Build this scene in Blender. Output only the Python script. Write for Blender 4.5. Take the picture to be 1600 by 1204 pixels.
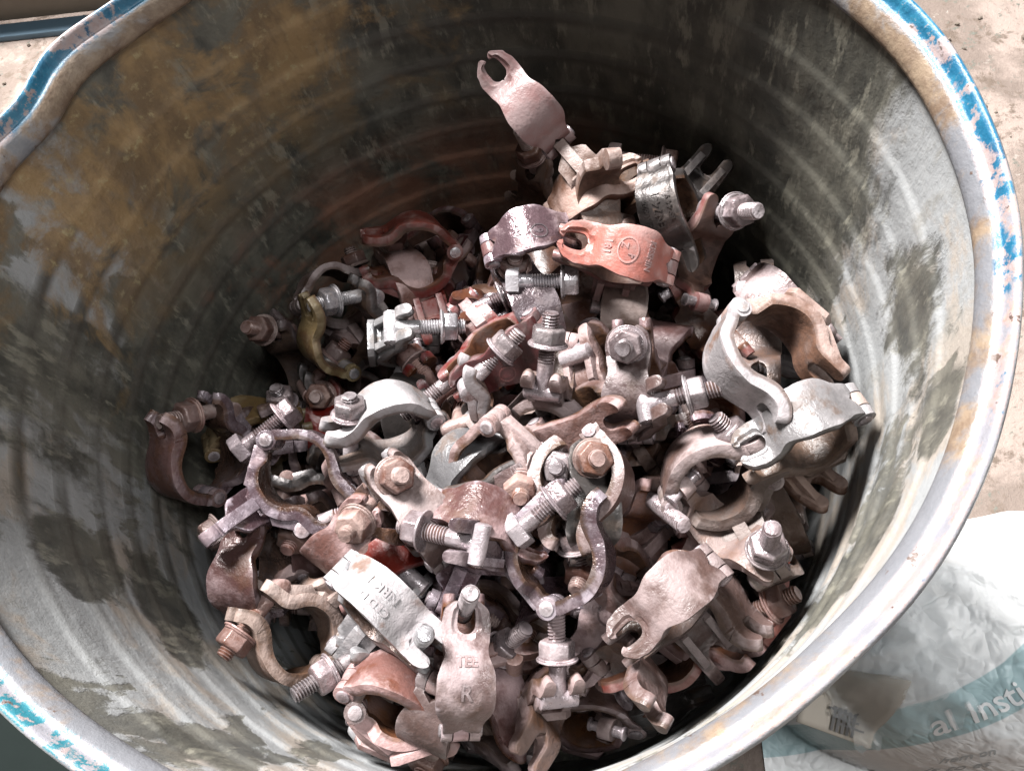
import bpy, bmesh, math, random
from mathutils import Vector, Matrix, Euler, Quaternion, noise
import numpy as np
sc = bpy.context.scene
COL = sc.collection
for o in list(bpy.data.objects): bpy.data.objects.remove(o)
R_ = math.radians

# ---------------------------------------------------------------- camera
cam_d = bpy.data.cameras.new('camera'); cam = bpy.data.objects.new('camera', cam_d); COL.objects.link(cam)
cam_d.sensor_fit = 'HORIZONTAL'; cam_d.sensor_width = 36.0; cam_d.lens = 27.0      # 1200 px over a 1600 px frame
cam_d.clip_start = 0.01; cam_d.clip_end = 100
CAM_POS = Vector((0.069638, -0.166043, 0.214860))
CAM_ROT = Matrix(((0.9889843, 0.0605981, 0.1350478), (0.0, 0.9123593, -0.4093903), (-0.1480204, 0.4048806, 0.9023091)))
M = CAM_ROT.to_4x4(); M.translation = CAM_POS; cam.matrix_world = M
sc.camera = cam
# ---------------------------------------------------------------- light
W = bpy.data.worlds.new('World'); sc.world = W; W.use_nodes = True
bg = W.node_tree.nodes['Background']; bg.inputs[0].default_value = (1.0, 0.93, 0.86, 1); bg.inputs[1].default_value = 0.085
def area(name, loc, target, size, energy, color):
    l = bpy.data.lights.new(name, 'AREA'); l.shape = 'RECTANGLE'; l.size, l.size_y = size; l.energy = energy; l.color = color
    o = bpy.data.objects.new(name, l); COL.objects.link(o); o.location = loc
    o.rotation_euler = (Vector(target) - Vector(loc)).to_track_quat('-Z', 'Y').to_euler()
    return o
area('window_light', (-0.92, 1.32, 2.00), (0.02, -0.02, -0.15), (0.75, 0.75), 350, (1.0, 0.98, 0.97))
area('overhead_fill', (1.15, -0.25, 2.20), (0.25, -0.08, -0.25), (0.7, 0.7), 34, (0.97, 0.985, 1.0))  # fill lamp added overhead to brighten the white sack
area('side_fill', (2.20, -0.55, 0.70), (0.0, 0.0, -0.05), (1.0, 0.8), 9, (1.0, 0.97, 0.93))  # low fill lamp added on the right for the sack and upper left wall
sc.view_settings.view_transform = 'Standard'; sc.view_settings.look = 'None'
sc.view_settings.exposure = 0.28; sc.view_settings.gamma = 1.0
sc.cycles.use_denoising = True
sc.cycles.max_bounces = 5; sc.cycles.diffuse_bounces = 3; sc.cycles.glossy_bounces = 2; sc.cycles.transmission_bounces = 6
sc.cycles.use_adaptive_sampling = True; sc.cycles.adaptive_threshold = 0.02

# ---------------------------------------------------------------- materials
def new_mat(name):
    m = bpy.data.materials.new(name); m.use_nodes = True
    nt = m.node_tree; nt.nodes.clear()
    out = nt.nodes.new('ShaderNodeOutputMaterial'); b = nt.nodes.new('ShaderNodeBsdfPrincipled')
    nt.links.new(b.outputs[0], out.inputs[0])
    return m, nt, b
class NT:
    """tiny helper round a node tree"""
    def __init__(s, nt): s.nt = nt; s.n = nt.nodes; s.l = nt.links
    def node(s, t, **kw):
        x = s.n.new(t)
        for k, v in kw.items(): setattr(x, k, v)
        return x
    def set(s, sock, v):
        if hasattr(v, 'is_output'): s.l.new(v, sock)
        else: sock.default_value = v
    def noise(s, vec, scale, detail=6, rough=0.6, dist=0.0):
        x = s.node('ShaderNodeTexNoise'); s.l.new(vec, x.inputs['Vector'])
        x.inputs['Scale'].default_value = scale; x.inputs['Detail'].default_value = detail
        x.inputs['Roughness'].default_value = rough; x.inputs['Distortion'].default_value = dist
        return x.outputs[0]
    def ramp(s, fac, lo, hi, a=0.0, b=1.0, smooth=True):
        x = s.node('ShaderNodeMapRange'); x.interpolation_type = 'SMOOTHSTEP' if smooth else 'LINEAR'
        s.set(x.inputs[0], fac)
        for i, v in enumerate((lo, hi, a, b)): s.set(x.inputs[1 + i], v)
        return x.outputs[0]
    def math(s, op, a, b=0.0, clamp=False):
        x = s.node('ShaderNodeMath', operation=op, use_clamp=clamp); s.set(x.inputs[0], a); s.set(x.inputs[1], b)
        return x.outputs[0]
    def mix(s, fac, a, b, blend='MIX'):
        x = s.node('ShaderNodeMix', data_type='RGBA', blend_type=blend)
        s.set(x.inputs[0], fac)
        for i, v in ((6, a), (7, b)):
            s.set(x.inputs[i], v if hasattr(v, 'is_output') else (*v[:3], 1))
        return x.outputs[2]
    def vmul(s, v, f):
        x = s.node('ShaderNodeVectorMath', operation='MULTIPLY'); s.l.new(v, x.inputs[0]); x.inputs[1].default_value = f
        return x.outputs[0]
    def vadd(s, a, b):
        x = s.node('ShaderNodeVectorMath', operation='ADD'); s.l.new(a, x.inputs[0]); s.set(x.inputs[1], b)
        return x.outputs[0]
    def bump(s, h, strength, dist, normal=None):
        x = s.node('ShaderNodeBump'); x.inputs['Strength'].default_value = strength; x.inputs['Distance'].default_value = dist
        s.l.new(h, x.inputs['Height'])
        if normal: s.l.new(normal, x.inputs['Normal'])
        return x.outputs[0]
    def objvec(s):
        tc = s.node('ShaderNodeTexCoord'); oi = s.node('ShaderNodeObjectInfo')
        m = s.node('ShaderNodeVectorMath', operation='MULTIPLY_ADD')
        c = s.node('ShaderNodeCombineXYZ')
        for i, k in enumerate((3.1, 7.7, 5.3)): s.l.new(s.math('MULTIPLY', oi.outputs['Random'], k), c.inputs[i])
        m.inputs[1].default_value = (1, 1, 1); s.l.new(tc.outputs['Object'], m.inputs[0]); s.l.new(c.outputs[0], m.inputs[2])
        return m.outputs[0], oi.outputs['Random']

FORGED = {}
def forged(name, base, worn, rust, dust, dust_amt=0.5, rust_amt=0.4, wear=0.5, rough=0.5, metal=0.0, pit=1.0, inside=(.092, .052, .034)):
    """paint or scale on forged steel: worn edges, rust, clinging cement dust, pitted relief"""
    FORGED[name] = (base, worn, rust, dust, dust_amt, rust_amt, wear, rough, metal, pit, inside)
    m, nt, b = new_mat(name); k = NT(nt)
    v, rnd = k.objvec()
    n1 = k.noise(v, 50, 3, .65); n2 = k.noise(v, 150, 4, .7); n3 = k.noise(v, 480, 2, .6); n4 = k.noise(v, 28, 2, .6)
    col = k.mix(k.ramp(n2, .35, .7), base, [c * .72 for c in base])
    r = k.math('MULTIPLY', k.ramp(k.math('ADD', k.math('MULTIPLY', n1, .7), k.math('MULTIPLY', n2, .3)), .62 - .3 * rust_amt, .72 - .3 * rust_amt), .9)
    col = k.mix(r, col, k.mix(n3, rust, [c * .45 for c in rust]))
    g = k.node('ShaderNodeNewGeometry')
    edge = k.ramp(k.math('ADD', g.outputs['Pointiness'], k.math('MULTIPLY', k.math('SUBTRACT', n2, .5), .12)), .51, .60)
    col = k.mix(k.math('MULTIPLY', edge, wear), col, worn)
    # the faces that grip the tube are bare and rusted brown
    at = k.node('ShaderNodeAttribute'); at.attribute_name = 'inner'
    inn = k.ramp(k.math('ADD', at.outputs['Fac'], k.math('MULTIPLY', k.math('SUBTRACT', n1, .5), .9)), .55, .85)
    col = k.mix(k.math('MULTIPLY', inn, .8), col, k.mix(k.ramp(n2, .4, .6), inside, [c * .5 for c in inside]))
    # dust has settled on what faces up, and clings in blotches
    sep = k.node('ShaderNodeSeparateXYZ'); k.l.new(g.outputs['Normal'], sep.inputs[0])
    up = k.ramp(sep.outputs[2], -.35, .75)
    d = k.ramp(k.math('ADD', k.math('ADD', k.math('MULTIPLY', n4, .85), k.math('MULTIPLY', n2, .35)), k.math('MULTIPLY', up, .28)), .99 - .42 * dust_amt, 1.20 - .42 * dust_amt)
    d = k.math('MULTIPLY', d, k.math('SUBTRACT', .85, k.math('MULTIPLY', inn, .6)))
    dcol = k.mix(n3, dust, [c * .78 for c in dust])
    col = k.mix(d, col, dcol)
    hs = k.node('ShaderNodeHueSaturation'); k.l.new(col, hs.inputs['Color'])      # no two pieces weathered alike
    k.l.new(k.math('ADD', .56, k.math('MULTIPLY', rnd, .58)), hs.inputs['Value']); r7 = k.math('FRACT', k.math('MULTIPLY', rnd, 7.31))
    k.l.new(k.math('ADD', .85, k.math('MULTIPLY', r7, .55)), hs.inputs['Saturation']); k.l.new(k.math('ADD', .494, k.math('MULTIPLY', k.math('FRACT', k.math('MULTIPLY', rnd, 13.7)), .010)), hs.inputs['Hue'])
    k.l.new(hs.outputs[0], b.inputs['Base Color'])
    b.inputs['Metallic'].default_value = 0
    if metal: k.l.new(k.math('MULTIPLY', k.math('SUBTRACT', 1.0, k.math('MAXIMUM', d, r)), metal), b.inputs['Metallic'])
    k.l.new(k.math('ADD', k.math('MULTIPLY', k.math('MAXIMUM', d, r), .70 - rough), k.math('ADD', rough - .12, k.math('MULTIPLY', n2, .16))), b.inputs['Roughness'])
    h = k.math('ADD', k.math('MULTIPLY', n2, 1.0), k.math('MULTIPLY', n3, .55))
    k.l.new(k.bump(h, .40 * pit, .0016), b.inputs['Normal'])
    return m

PINKDUST = (.55, .43, .37); TANDUST = (.52, .43, .33); GREYDUST = (.58, .56, .53)
MAT = {}
MAT['pink'] = forged('faded_pink_paint', (.235, .115, .105), (.46, .36, .35), (.11, .04, .028), (.34, .235, .225), .52, .22, .6, .48, 0.0, .6)
MAT['red'] = forged('red_oxide_paint', (.14, .036, .03), (.40, .28, .27), (.08, .026, .018), (.30, .18, .16), .30, .30, .6, .48, 0.0, .6)
MAT['maroon'] = forged('dark_red_paint', (.105, .022, .020), (.38, .29, .29), (.06, .02, .014), (.28, .18, .17), .22, .32, .6, .42, 0.0, .6)
MAT['tan'] = forged('cement_dusted_steel', (0.122, 0.078, 0.060), (0.381, 0.314, 0.296), (0.102, 0.047, 0.027), (0.332, 0.256, 0.227), .48, .46, .5, .50)
MAT['dusty'] = forged('pink_dusted_steel', (0.113, 0.069, 0.061), (0.438, 0.363, 0.363), (0.096, 0.043, 0.029), (0.350, 0.267, 0.260), .50, .40, .55, .44)
MAT['white'] = forged('lime_crusted_galvanised', (0.241, 0.226, 0.229), (0.521, 0.498, 0.516), (0.139, 0.079, 0.053), (0.374, 0.341, 0.348), .50, .36, .55, .40, .2)
MAT['brown'] = forged('brown_rusted_steel', (0.089, 0.055, 0.052), (0.402, 0.338, 0.354), (0.079, 0.037, 0.025), (0.314, 0.243, 0.245), .38, .46, .6, .34, .15)
MAT['plum'] = forged('plum_grey_steel', (0.099, 0.069, 0.076), (0.479, 0.424, 0.465), (0.074, 0.034, 0.027), (0.315, 0.252, 0.262), .30, .34, .7, .30, .4)
MAT['ochre'] = forged('ochre_stained_steel', (.13, .095, .055), (.36, .30, .21), (.10, .05, .024), (.27, .22, .15), .40, .40, .5, .46)
MAT['dark'] = forged('dark_oiled_steel', (0.048, 0.042, 0.040), (0.384, 0.355, 0.354), (0.070, 0.040, 0.024), (0.228, 0.193, 0.176), .18, .32, .6, .34, .45, .45)
MAT['galv'] = forged('dull_galvanised', (0.213, 0.206, 0.211), (0.521, 0.508, 0.516), (0.121, 0.073, 0.048), (0.346, 0.321, 0.323), .30, .34, .6, .34, .4)
MAT['bolt'] = forged('bolt_steel', (0.143, 0.111, 0.111), (0.499, 0.447, 0.467), (0.088, 0.042, 0.029), (0.305, 0.252, 0.252), .24, .36, .65, .32, .5)
MAT['bolt_zinc'] = forged('bolt_zinc', (0.308, 0.292, 0.305), (0.599, 0.575, 0.593), (0.140, 0.079, 0.045), (0.384, 0.351, 0.353), .22, .28, .65, .28, .55)
MAT['bolt_rust'] = forged('bolt_rusty', (0.112, 0.061, 0.048), (0.399, 0.310, 0.297), (0.083, 0.034, 0.022), (0.312, 0.238, 0.215), .34, .55, .55, .40, .2)

# ---------------------------------------------------------------- mesh tools (millimetres in, metres out)
MM = 0.00070
def obj(name, mesh, mat=None, parent=None, matrix=None):
    o = bpy.data.objects.new(name, mesh); COL.objects.link(o)
    if mat and not mesh.materials: mesh.materials.append(mat)
    if parent: o.parent = parent
    if matrix is not None: o.matrix_local = matrix
    return o
def finish(bm, name, bevel=0.0, seg=2, rough=0.0, angle=32, scale=MM, smooth_angle=40, subdiv=0):
    """bake bevel and a little forging unevenness into a mesh"""
    bmesh.ops.recalc_face_normals(bm, faces=bm.faces)
    me = bpy.data.meshes.new(name); bm.to_mesh(me); bm.free()
    if bevel or subdiv:
        o = bpy.data.objects.new('bake', me); COL.objects.link(o)
        if bevel:
            md = o.modifiers.new('b', 'BEVEL'); md.width = bevel; md.segments = seg; md.limit_method = 'ANGLE'; md.angle_limit = R_(angle)
            md.use_clamp_overlap = True
        if subdiv:
            md = o.modifiers.new('s', 'SUBSURF'); md.levels = subdiv; md.render_levels = subdiv
        dg = bpy.context.evaluated_depsgraph_get()
        me2 = bpy.data.meshes.new_from_object(o.evaluated_get(dg)); bpy.data.objects.remove(o); bpy.data.meshes.remove(me)
        me = me2; me.name = name
    for v in me.vertices:
        c = v.co
        if rough:
            q = c * .11
            c = c + Vector((noise.noise(q), noise.noise(q + Vector((9, 4, 2))), noise.noise(q + Vector((3, 8, 7))))) * rough
        v.co = c * scale
    me.polygons.foreach_set('use_smooth', [True] * len(me.polygons))
    me.set_sharp_from_angle(angle=R_(smooth_angle))
    me.update()
    return me
def spline(pts, fr):
    """Catmull-Rom through 2-D points, sampled at the length fractions fr -> points, normals, arc length"""
    n = len(fr)
    P = [Vector(p) for p in pts]; P = [P[0] * 2 - P[1]] + P + [P[-1] * 2 - P[-2]]
    dense = []
    for i in range(1, len(P) - 2):
        p0, p1, p2, p3 = P[i-1:i+3]
        for j in range(24):
            t = j / 24
            dense.append(.5 * ((2*p1) + (p2-p0)*t + (2*p0-5*p1+4*p2-p3)*t*t + (-p0+3*p1-3*p2+p3)*t**3))
    dense.append(P[-2])
    L = [0.0]
    for a, b in zip(dense, dense[1:]): L.append(L[-1] + (b - a).length)
    out = []; k = 0
    for i in range(n):
        s = L[-1] * fr[i]
        while k < len(L) - 2 and L[k+1] < s: k += 1
        f = (s - L[k]) / max(1e-9, L[k+1] - L[k])
        out.append(dense[k].lerp(dense[k+1], min(1, f)))
    nrm = []
    for i in range(n):
        t = (out[min(n-1, i+1)] - out[max(0, i-1)]).normalized(); nrm.append(Vector((-t.y, t.x)))
    return out, nrm, L[-1]
def lerp_tab(tab, x):
    if x <= tab[0][0]: return tab[0][1]
    for (a, va), (b, vb) in zip(tab, tab[1:]):
        if x <= b:
            t = (x - a) / (b - a); t = t * t * (3 - 2 * t)
            return va + (vb - va) * t
    return tab[-1][1]
def strip(bm, pts, width, thick, slot_end=None, slot_start=None, n=44, nc=4, spot=0.0, rib=0.0, tip=6.0, crown=0.0, inner='lo', close=0.0):
    """a forged strap bent along a 2-D path (x,z), width(s) across y, with an open slot at either end.
    slot_* = (half gap, depth from that end)"""
    L = spline(pts, [0, 1])[2]; hw_ = (width[-1][1] - slot_end[0] * (1 - close)) / 2 if slot_end else 0; tip = hw_ * 1.15; cut = 1 - (tip + 1) / L
    fr = [cut * i / (n - 1) for i in range(n)] + [cut + (1 - cut) * math.sin(R_(90 * i / 7)) for i in range(1, 8)]
    if slot_end:
        b0 = 1 - slot_end[1] / L; fr = sorted(fr + [b0 + d / L for d in (.05, .5, 1.2, 2.6, 4.2)])
    n = len(fr)
    P, N, L = spline(pts, fr)
    vid = {}; V = []; F = []
    for i in range(n):
        s = L * fr[i]; w = lerp_tab(width, s / L); t = lerp_tab(thick, s / L); g = 0.0; inslot = 0
        if slot_end:
            hg, dep = slot_end; d = s - (L - dep)
            if d > 0: g = hg * math.sqrt(max(0, 1 - max(0, 1 - d / hg) ** 2)) if d < hg else hg
            if close and g > 0: g *= 1 - close * max(0, min(1, (s - (L - 12)) / 12)) ** 2
            dt = L - s; hg = hg * (1 - close); wc = (w + hg) / 2; hw = (w - hg) / 2
            if dt < tip and g > 0:
                q = math.sqrt(max(0.0, 1 - ((tip - dt) / tip) ** 2)); q = max(q, .10); w = wc + hw * q; g = wc - hw * q
            if s > L - dep - 6: inslot = 1
        if slot_start:
            hg, dep = slot_start; d = dep - s
            if d > 0: g = hg * min(1, d / 2.0)
        for sd in (1, -1):
            for j in range(nc + 1):
                y = (g + (w - g) * j / nc) * sd
                if g < 1e-6 and j == 0:
                    key = (i, 0, 0)
                    if key in vid: continue
                else: key = (i, sd, j)
                up = t / 2; lo = -t / 2
                f = abs(y) / max(w, 1e-6)
                if rib and not inslot: up += rib * max(0, 1 - abs(f - .92) * 9)
                if inslot and spot: up += spot * (-1 if j <= 1 else .35 if j == 2 else 0)
                up += crown * (1 - f * f)
                p = P[i]; nn = N[i]
                a = p + nn * up; b2 = p + nn * lo
                vid[key] = (len(V), len(V) + 1)
                V += [(a.x, y, a.y), (b2.x, y, b2.y)]
    def get(i, sd, j):
        return vid.get((i, sd, j)) or vid[(i, 0, 0)]
    ec = {}
    quads = []
    for i in range(n - 1):
        for sd in (1, -1):
            for j in range(nc):
                a, b, c, d = get(i, sd, j), get(i + 1, sd, j), get(i + 1, sd, j + 1), get(i, sd, j + 1)
                q = [x for k2, x in enumerate((a, b, c, d)) if x not in (a, b, c, d)[:k2]]
                if len(q) < 3: continue
                quads.append(q)
                for x, y in zip(q, q[1:] + q[:1]):
                    ec[frozenset((x, y))] = ec.get(frozenset((x, y)), 0) + 1
    lay = bm.verts.layers.float.get('inner') or bm.verts.layers.float.new('inner')
    vs = [bm.verts.new(v) for v in V]
    for i, q in enumerate(vs): q[lay] = 1.0 if (i % 2 == 1) == (inner == 'lo') else 0.0
    def face(ix):
        try: bm.faces.new([vs[i] for i in ix])
        except ValueError: pass
    for q in quads:
        face([x[0] for x in q]); face([x[1] for x in reversed(q)])
    for e, c in ec.items():
        if c == 1:
            a, b = tuple(e); face([a[0], b[0], b[1], a[1]])
    P, N, L = spline(pts, [i / 59 for i in range(60)])
    return P, N, L
def cyl(bm, r, y0, y1, at=(0, 0), seg=18, r2=None, axis='Y', dome=0.0):
    """capped cylinder along Y (or Z) through at"""
    rings = [(y0, r), (y1, r if r2 is None else r2)]
    if dome: rings = [(y0 - dome, r * .6)] + rings + [(y1 + dome, (r if r2 is None else r2) * .6)]
    prev = None; first = None
    for y, rr in rings:
        ring = []
        for k in range(seg):
            a = 2 * math.pi * k / seg; u, w = rr * math.cos(a), rr * math.sin(a)
            ring.append(bm.verts.new((at[0] + u, y, at[1] + w) if axis == 'Y' else (at[0] + u, at[1] + w, y)))
        if prev:
            for k in range(seg): bm.faces.new((prev[k], prev[(k+1) % seg], ring[(k+1) % seg], ring[k]))
        else: first = ring
        prev = ring
    bm.faces.new(first); bm.faces.new(prev)
def prism(bm, poly, y0, y1):
    """a polygon in (x,z) extruded along y"""
    a = [bm.verts.new((x, y0, z)) for x, z in poly]; b = [bm.verts.new((x, y1, z)) for x, z in poly]; n = len(poly)
    bm.faces.new(a); bm.faces.new(b[::-1])
    for i in range(n): bm.faces.new((a[i], a[(i+1) % n], b[(i+1) % n], b[i]))
def loft(bm, rings):
    prev = None
    for ring in rings:
        r = [bm.verts.new(p) for p in ring]
        if prev:
            n = len(r)
            for k in range(n): bm.faces.new((prev[k], prev[(k+1) % n], r[(k+1) % n], r[k]))
        else: bm.faces.new(r)
        prev = r
    bm.faces.new(prev)

# ---------------------------------------------------------------- coupler parts
HX, HZ = -32.0, 2.0          # hinge pivot
BX, BZ = 35.0, -18.0         # bolt pivot
def arc(r, a0, a1, n): return [(r * math.cos(R_(a0 + (a1 - a0) * i / (n - 1))), r * math.sin(R_(a0 + (a1 - a0) * i / (n - 1)))) for i in range(n)]
CAP = {}
def build_cap(kind):
    bm = bmesh.new()
    if kind == 'spoon':
        pts = [(HX + 1, HZ + 3.0), (-28.5, 10)] + arc(27.0, 144, 56, 7) + [(20.5, 17.2), (26, 13.8), (33, 12.6), (40, 12.4), (48, 12.4)]
        P = strip(bm, pts, [(0, 11.5), (.10, 12.5), (.30, 18.5), (.46, 18.2), (.62, 13.6), (.72, 15.0), (.84, 15.8), (.92, 14.6), (1, 10.2)], [(0, 7.5), (.45, 6.6), (.7, 8), (1, 7.5)],
                  slot_end=(6.0, 21), slot_start=(5.6, 7), spot=1.3, nc=5, close=.45)
    elif kind == 'eye':
        pts = [(HX + 1, HZ + 3.0), (-28.5, 10)] + arc(27.0, 144, 56, 7) + [(20.5, 17.4), (26, 14.4), (33, 13.4), (40, 13.4), (50, 13.6)]
        P = strip(bm, pts, [(0, 11.5), (.10, 12.5), (.28, 18.5), (.44, 18.2), (.60, 14.4), (.72, 15.4), (.84, 15.6), (.92, 13.4), (1, 7.5)], [(0, 7.5), (.45, 6.6), (.7, 8), (1, 7.5)],
                  slot_end=(6.4, 22), slot_start=(5.6, 7), spot=1.4, nc=5, close=.80)
    elif kind == 'strap':
        pts = [(HX + 1, HZ + 3.0), (-28.5, 10)] + arc(27.2, 144, 52, 7) + [(22, 17.6), (28, 15.4), (38, 14.6), (49, 14.2)]
        P = strip(bm, pts, [(0, 12), (.15, 14.5), (.5, 15.5), (.75, 15.2), (.9, 15.4), (1, 13)], [(0, 7), (.5, 6.2), (.8, 8.5), (1, 8)],
                  slot_end=(5.6, 20), slot_start=(5.6, 7), rib=1.8, spot=.8, nc=5)
    else:   # heavy: thick with hooked prongs
        pts = [(HX + 1, HZ + 3.0), (-28.5, 10)] + arc(28, 144, 50, 7) + [(23, 17), (28.5, 13), (36, 11.2), (43, 11.6), (50, 15.0)]
        P = strip(bm, pts, [(0, 12), (.15, 15.5), (.42, 18), (.65, 15.2), (.85, 16), (1, 13)], [(0, 8.5), (.5, 8.5), (.78, 10.5), (1, 9)],
                  slot_end=(5.8, 22), slot_start=(5.6, 7), nc=5)
    for sd in (1, -1):
        cyl(bm, 7.4, sd * 5.8, sd * 12.4, (HX, HZ))
    return finish(bm, 'cap_' + kind, bevel=.9, seg=2, rough=.4), P
def half_body(bm, kind, Mx):
    b2 = bmesh.new()
    if kind == 'fork':
        pts = [(HX + 2, HZ - 4), (-29, -6.5)] + arc(27.3, 202, 330, 9) + [(27.5, -11.5), (33.5, -11), (41, -10), (46, -5.5), (47.5, -1)]
        wt = [(0, 5.0), (.10, 5.0), (.18, 14), (.5, 17), (.72, 15), (1, 14)]
    else:
        pts = [(HX + 2, HZ - 4), (-29, -6.5)] + arc(27.3, 202, 326, 9) + [(28, -12.5), (35, -12), (48, -11.5)]
        wt = [(0, 5.0), (.10, 5.0), (.18, 15), (.5, 18), (.74, 16), (1, 15)]
    strip(b2, pts, wt, [(0, 9.5), (.2, 8.5), (.5, 9), (.8, 10), (1, 8.5)], slot_end=(5.9, 21), inner='up')
    cyl(b2, 7.4, -5.0, 5.0, (HX, HZ))
    for sd in (1, -1):      # webs that carry the bolt lug and the hinge
        y0, y1 = (7.5, 13) if sd > 0 else (-13, -7.5)
        prism(b2, [(12, -30), (19, -32.5), (40, -17), (39, -12.5), (25, -14)], y0, y1)
    prism(b2, [(-12, -30), (-19, -32.5), (-36.5, -8), (-32, -4), (-26, -12)], -4.6, 4.6)
    bmesh.ops.transform(b2, matrix=Mx, verts=b2.verts)
    me = bpy.data.meshes.new('t'); b2.to_mesh(me); b2.free(); bm.from_mesh(me); bpy.data.meshes.remove(me)
AXD = 62.0
def half2_matrix(swivel):
    return Matrix.Translation((0, 0, -AXD)) @ Matrix.Rotation(R_(swivel), 4, 'Z') @ Matrix.Rotation(math.pi, 4, 'X')
def build_body(kind, swivel=90, single=False):
    bm = bmesh.new()
    half_body(bm, kind, Matrix.Identity(4))
    def oct_(hx, hy, z, c=5, rz=0):
        p = [(hx, -hy + c), (hx, hy - c), (hx - c, hy), (-hx + c, hy), (-hx, hy - c), (-hx, -hy + c), (-hx + c, -hy), (hx - c, -hy)]
        ca, sa = math.cos(R_(rz)), math.sin(R_(rz))
        return [(x * ca - y * sa, x * sa + y * ca, z) for x, y in p]
    if single:
        loft(bm, [oct_(17, 14, -26), oct_(14, 13, -31), oct_(18, 16, -33), oct_(18, 16, -38)])
    else:
        half_body(bm, kind, half2_matrix(swivel))
        if swivel == 90: loft(bm, [oct_(17, 14, -24), oct_(14, 13, -31), oct_(14, 17, -38)])
        else:
            loft(bm, [oct_(16, 13, -25), oct_(16, 16, -30)]); loft(bm, [oct_(16, 16, -32, rz=swivel), oct_(16, 13, -37, rz=swivel)])
            cyl(bm, 10, -29, -33, axis='Z')
    return finish(bm, 'body', bevel=.9, seg=2, rough=.45)
def build_bolt(length=58, hexhead=False):
    bm = bmesh.new()
    r = 5.9
    # shank, then a rolled thread with a true helix
    p = 2.1; seg = 16; z0 = 22.0 if not hexhead else 10.0; z = z0; rings = []
    rows = [(-2.0, r), (z0 - 1.0, r)]
    nrow = int((length - z0) / p * 4)
    vs = []
    for zz, rr in rows: vs.append([bm.verts.new((rr * math.cos(2*math.pi*k/seg), rr * math.sin(2*math.pi*k/seg), zz)) for k in range(seg)])
    for i in range(nrow + 1):
        ring = []
        for k in range(seg):
            ph = (i / 4 - k / seg) % 1.0; rr = r + .25 - 1.15 * abs(ph - .5) * 2
            zz = z0 + i * p / 4
            fade = min(1, (length - zz) / 2.2); rr = rr - (1 - fade) * 1.1
            ring.append(bm.verts.new((rr * math.cos(2*math.pi*k/seg), rr * math.sin(2*math.pi*k/seg), zz)))
        vs.append(ring)
    for a, b in zip(vs, vs[1:]):
        for k in range(seg): bm.faces.new((a[k], a[(k+1) % seg], b[(k+1) % seg], b[k]))
    bm.faces.new(vs[-1]); bm.faces.new(vs[0])
    if hexhead:
        loft(bm, [[(q * math.cos(R_(60*k)), q * math.sin(R_(60*k)), zz) for k in range(6)] for zz, q in ((-10, 11.2), (-8.5, 12.4), (-.5, 12.4), (0, 12.0))])
    else:
        cyl(bm, 6.4, -12.5, 12.5, (0, 0), dome=1.2)
    return finish(bm, 'bolt', smooth_angle=35)
def build_nut():
    bm = bmesh.new()
    loft(bm, [[(q * math.cos(R_(60*k)), q * math.sin(R_(60*k)), zz) for k in range(6)] for zz, q in ((2.6, 12.3), (11.8, 12.3), (13.4, 11.0))])
    return finish(bm, 'nut', bevel=.7, seg=2, rough=.2)
def build_washer():
    bm = bmesh.new(); cyl(bm, 14.0, 0, 1.6, axis='Z', seg=28); cyl(bm, 13.0, 1.6, 3.0, axis='Z', seg=28, r2=12.2)
    return finish(bm, 'washer', bevel=.4, seg=1, rough=.15)
def build_pin():
    bm = bmesh.new(); cyl(bm, 3.8, -13.2, 13.2, dome=1.0, seg=14)
    cyl(bm, 4.8, 12.2, 13.6, dome=.8, seg=14); cyl(bm, 4.8, -13.6, -12.2, dome=.8, seg=14)
    return finish(bm, 'hinge_pin', smooth_angle=50)
CAPS = {k: build_cap(k) for k in ('spoon', 'eye', 'strap', 'heavy')}
BODY = {('fork', 90): build_body('fork', 90), ('flat', 90): build_body('flat', 90), ('fork', 40): build_body('fork', 40), ('flat', 125): build_body('flat', 125), ('fork', 0): build_body('fork', 0, True), ('flat', 0): build_body('flat', 0, True)}
BOLT = build_bolt(); HEXBOLT = build_bolt(46, True); NUT = build_nut(); WASHER = build_washer(); PIN = build_pin()
_mm = {}
def tinted(mesh, key):
    """one mesh datablock for each mesh and material"""
    k = (mesh.name, key)
    if k not in _mm:
        m = mesh.copy(); m.materials.clear(); m.materials.append(MAT[key]); _mm[k] = m
    return _mm[k]
def T(x, z): return Matrix.Translation((x * MM, 0, z * MM))
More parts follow.
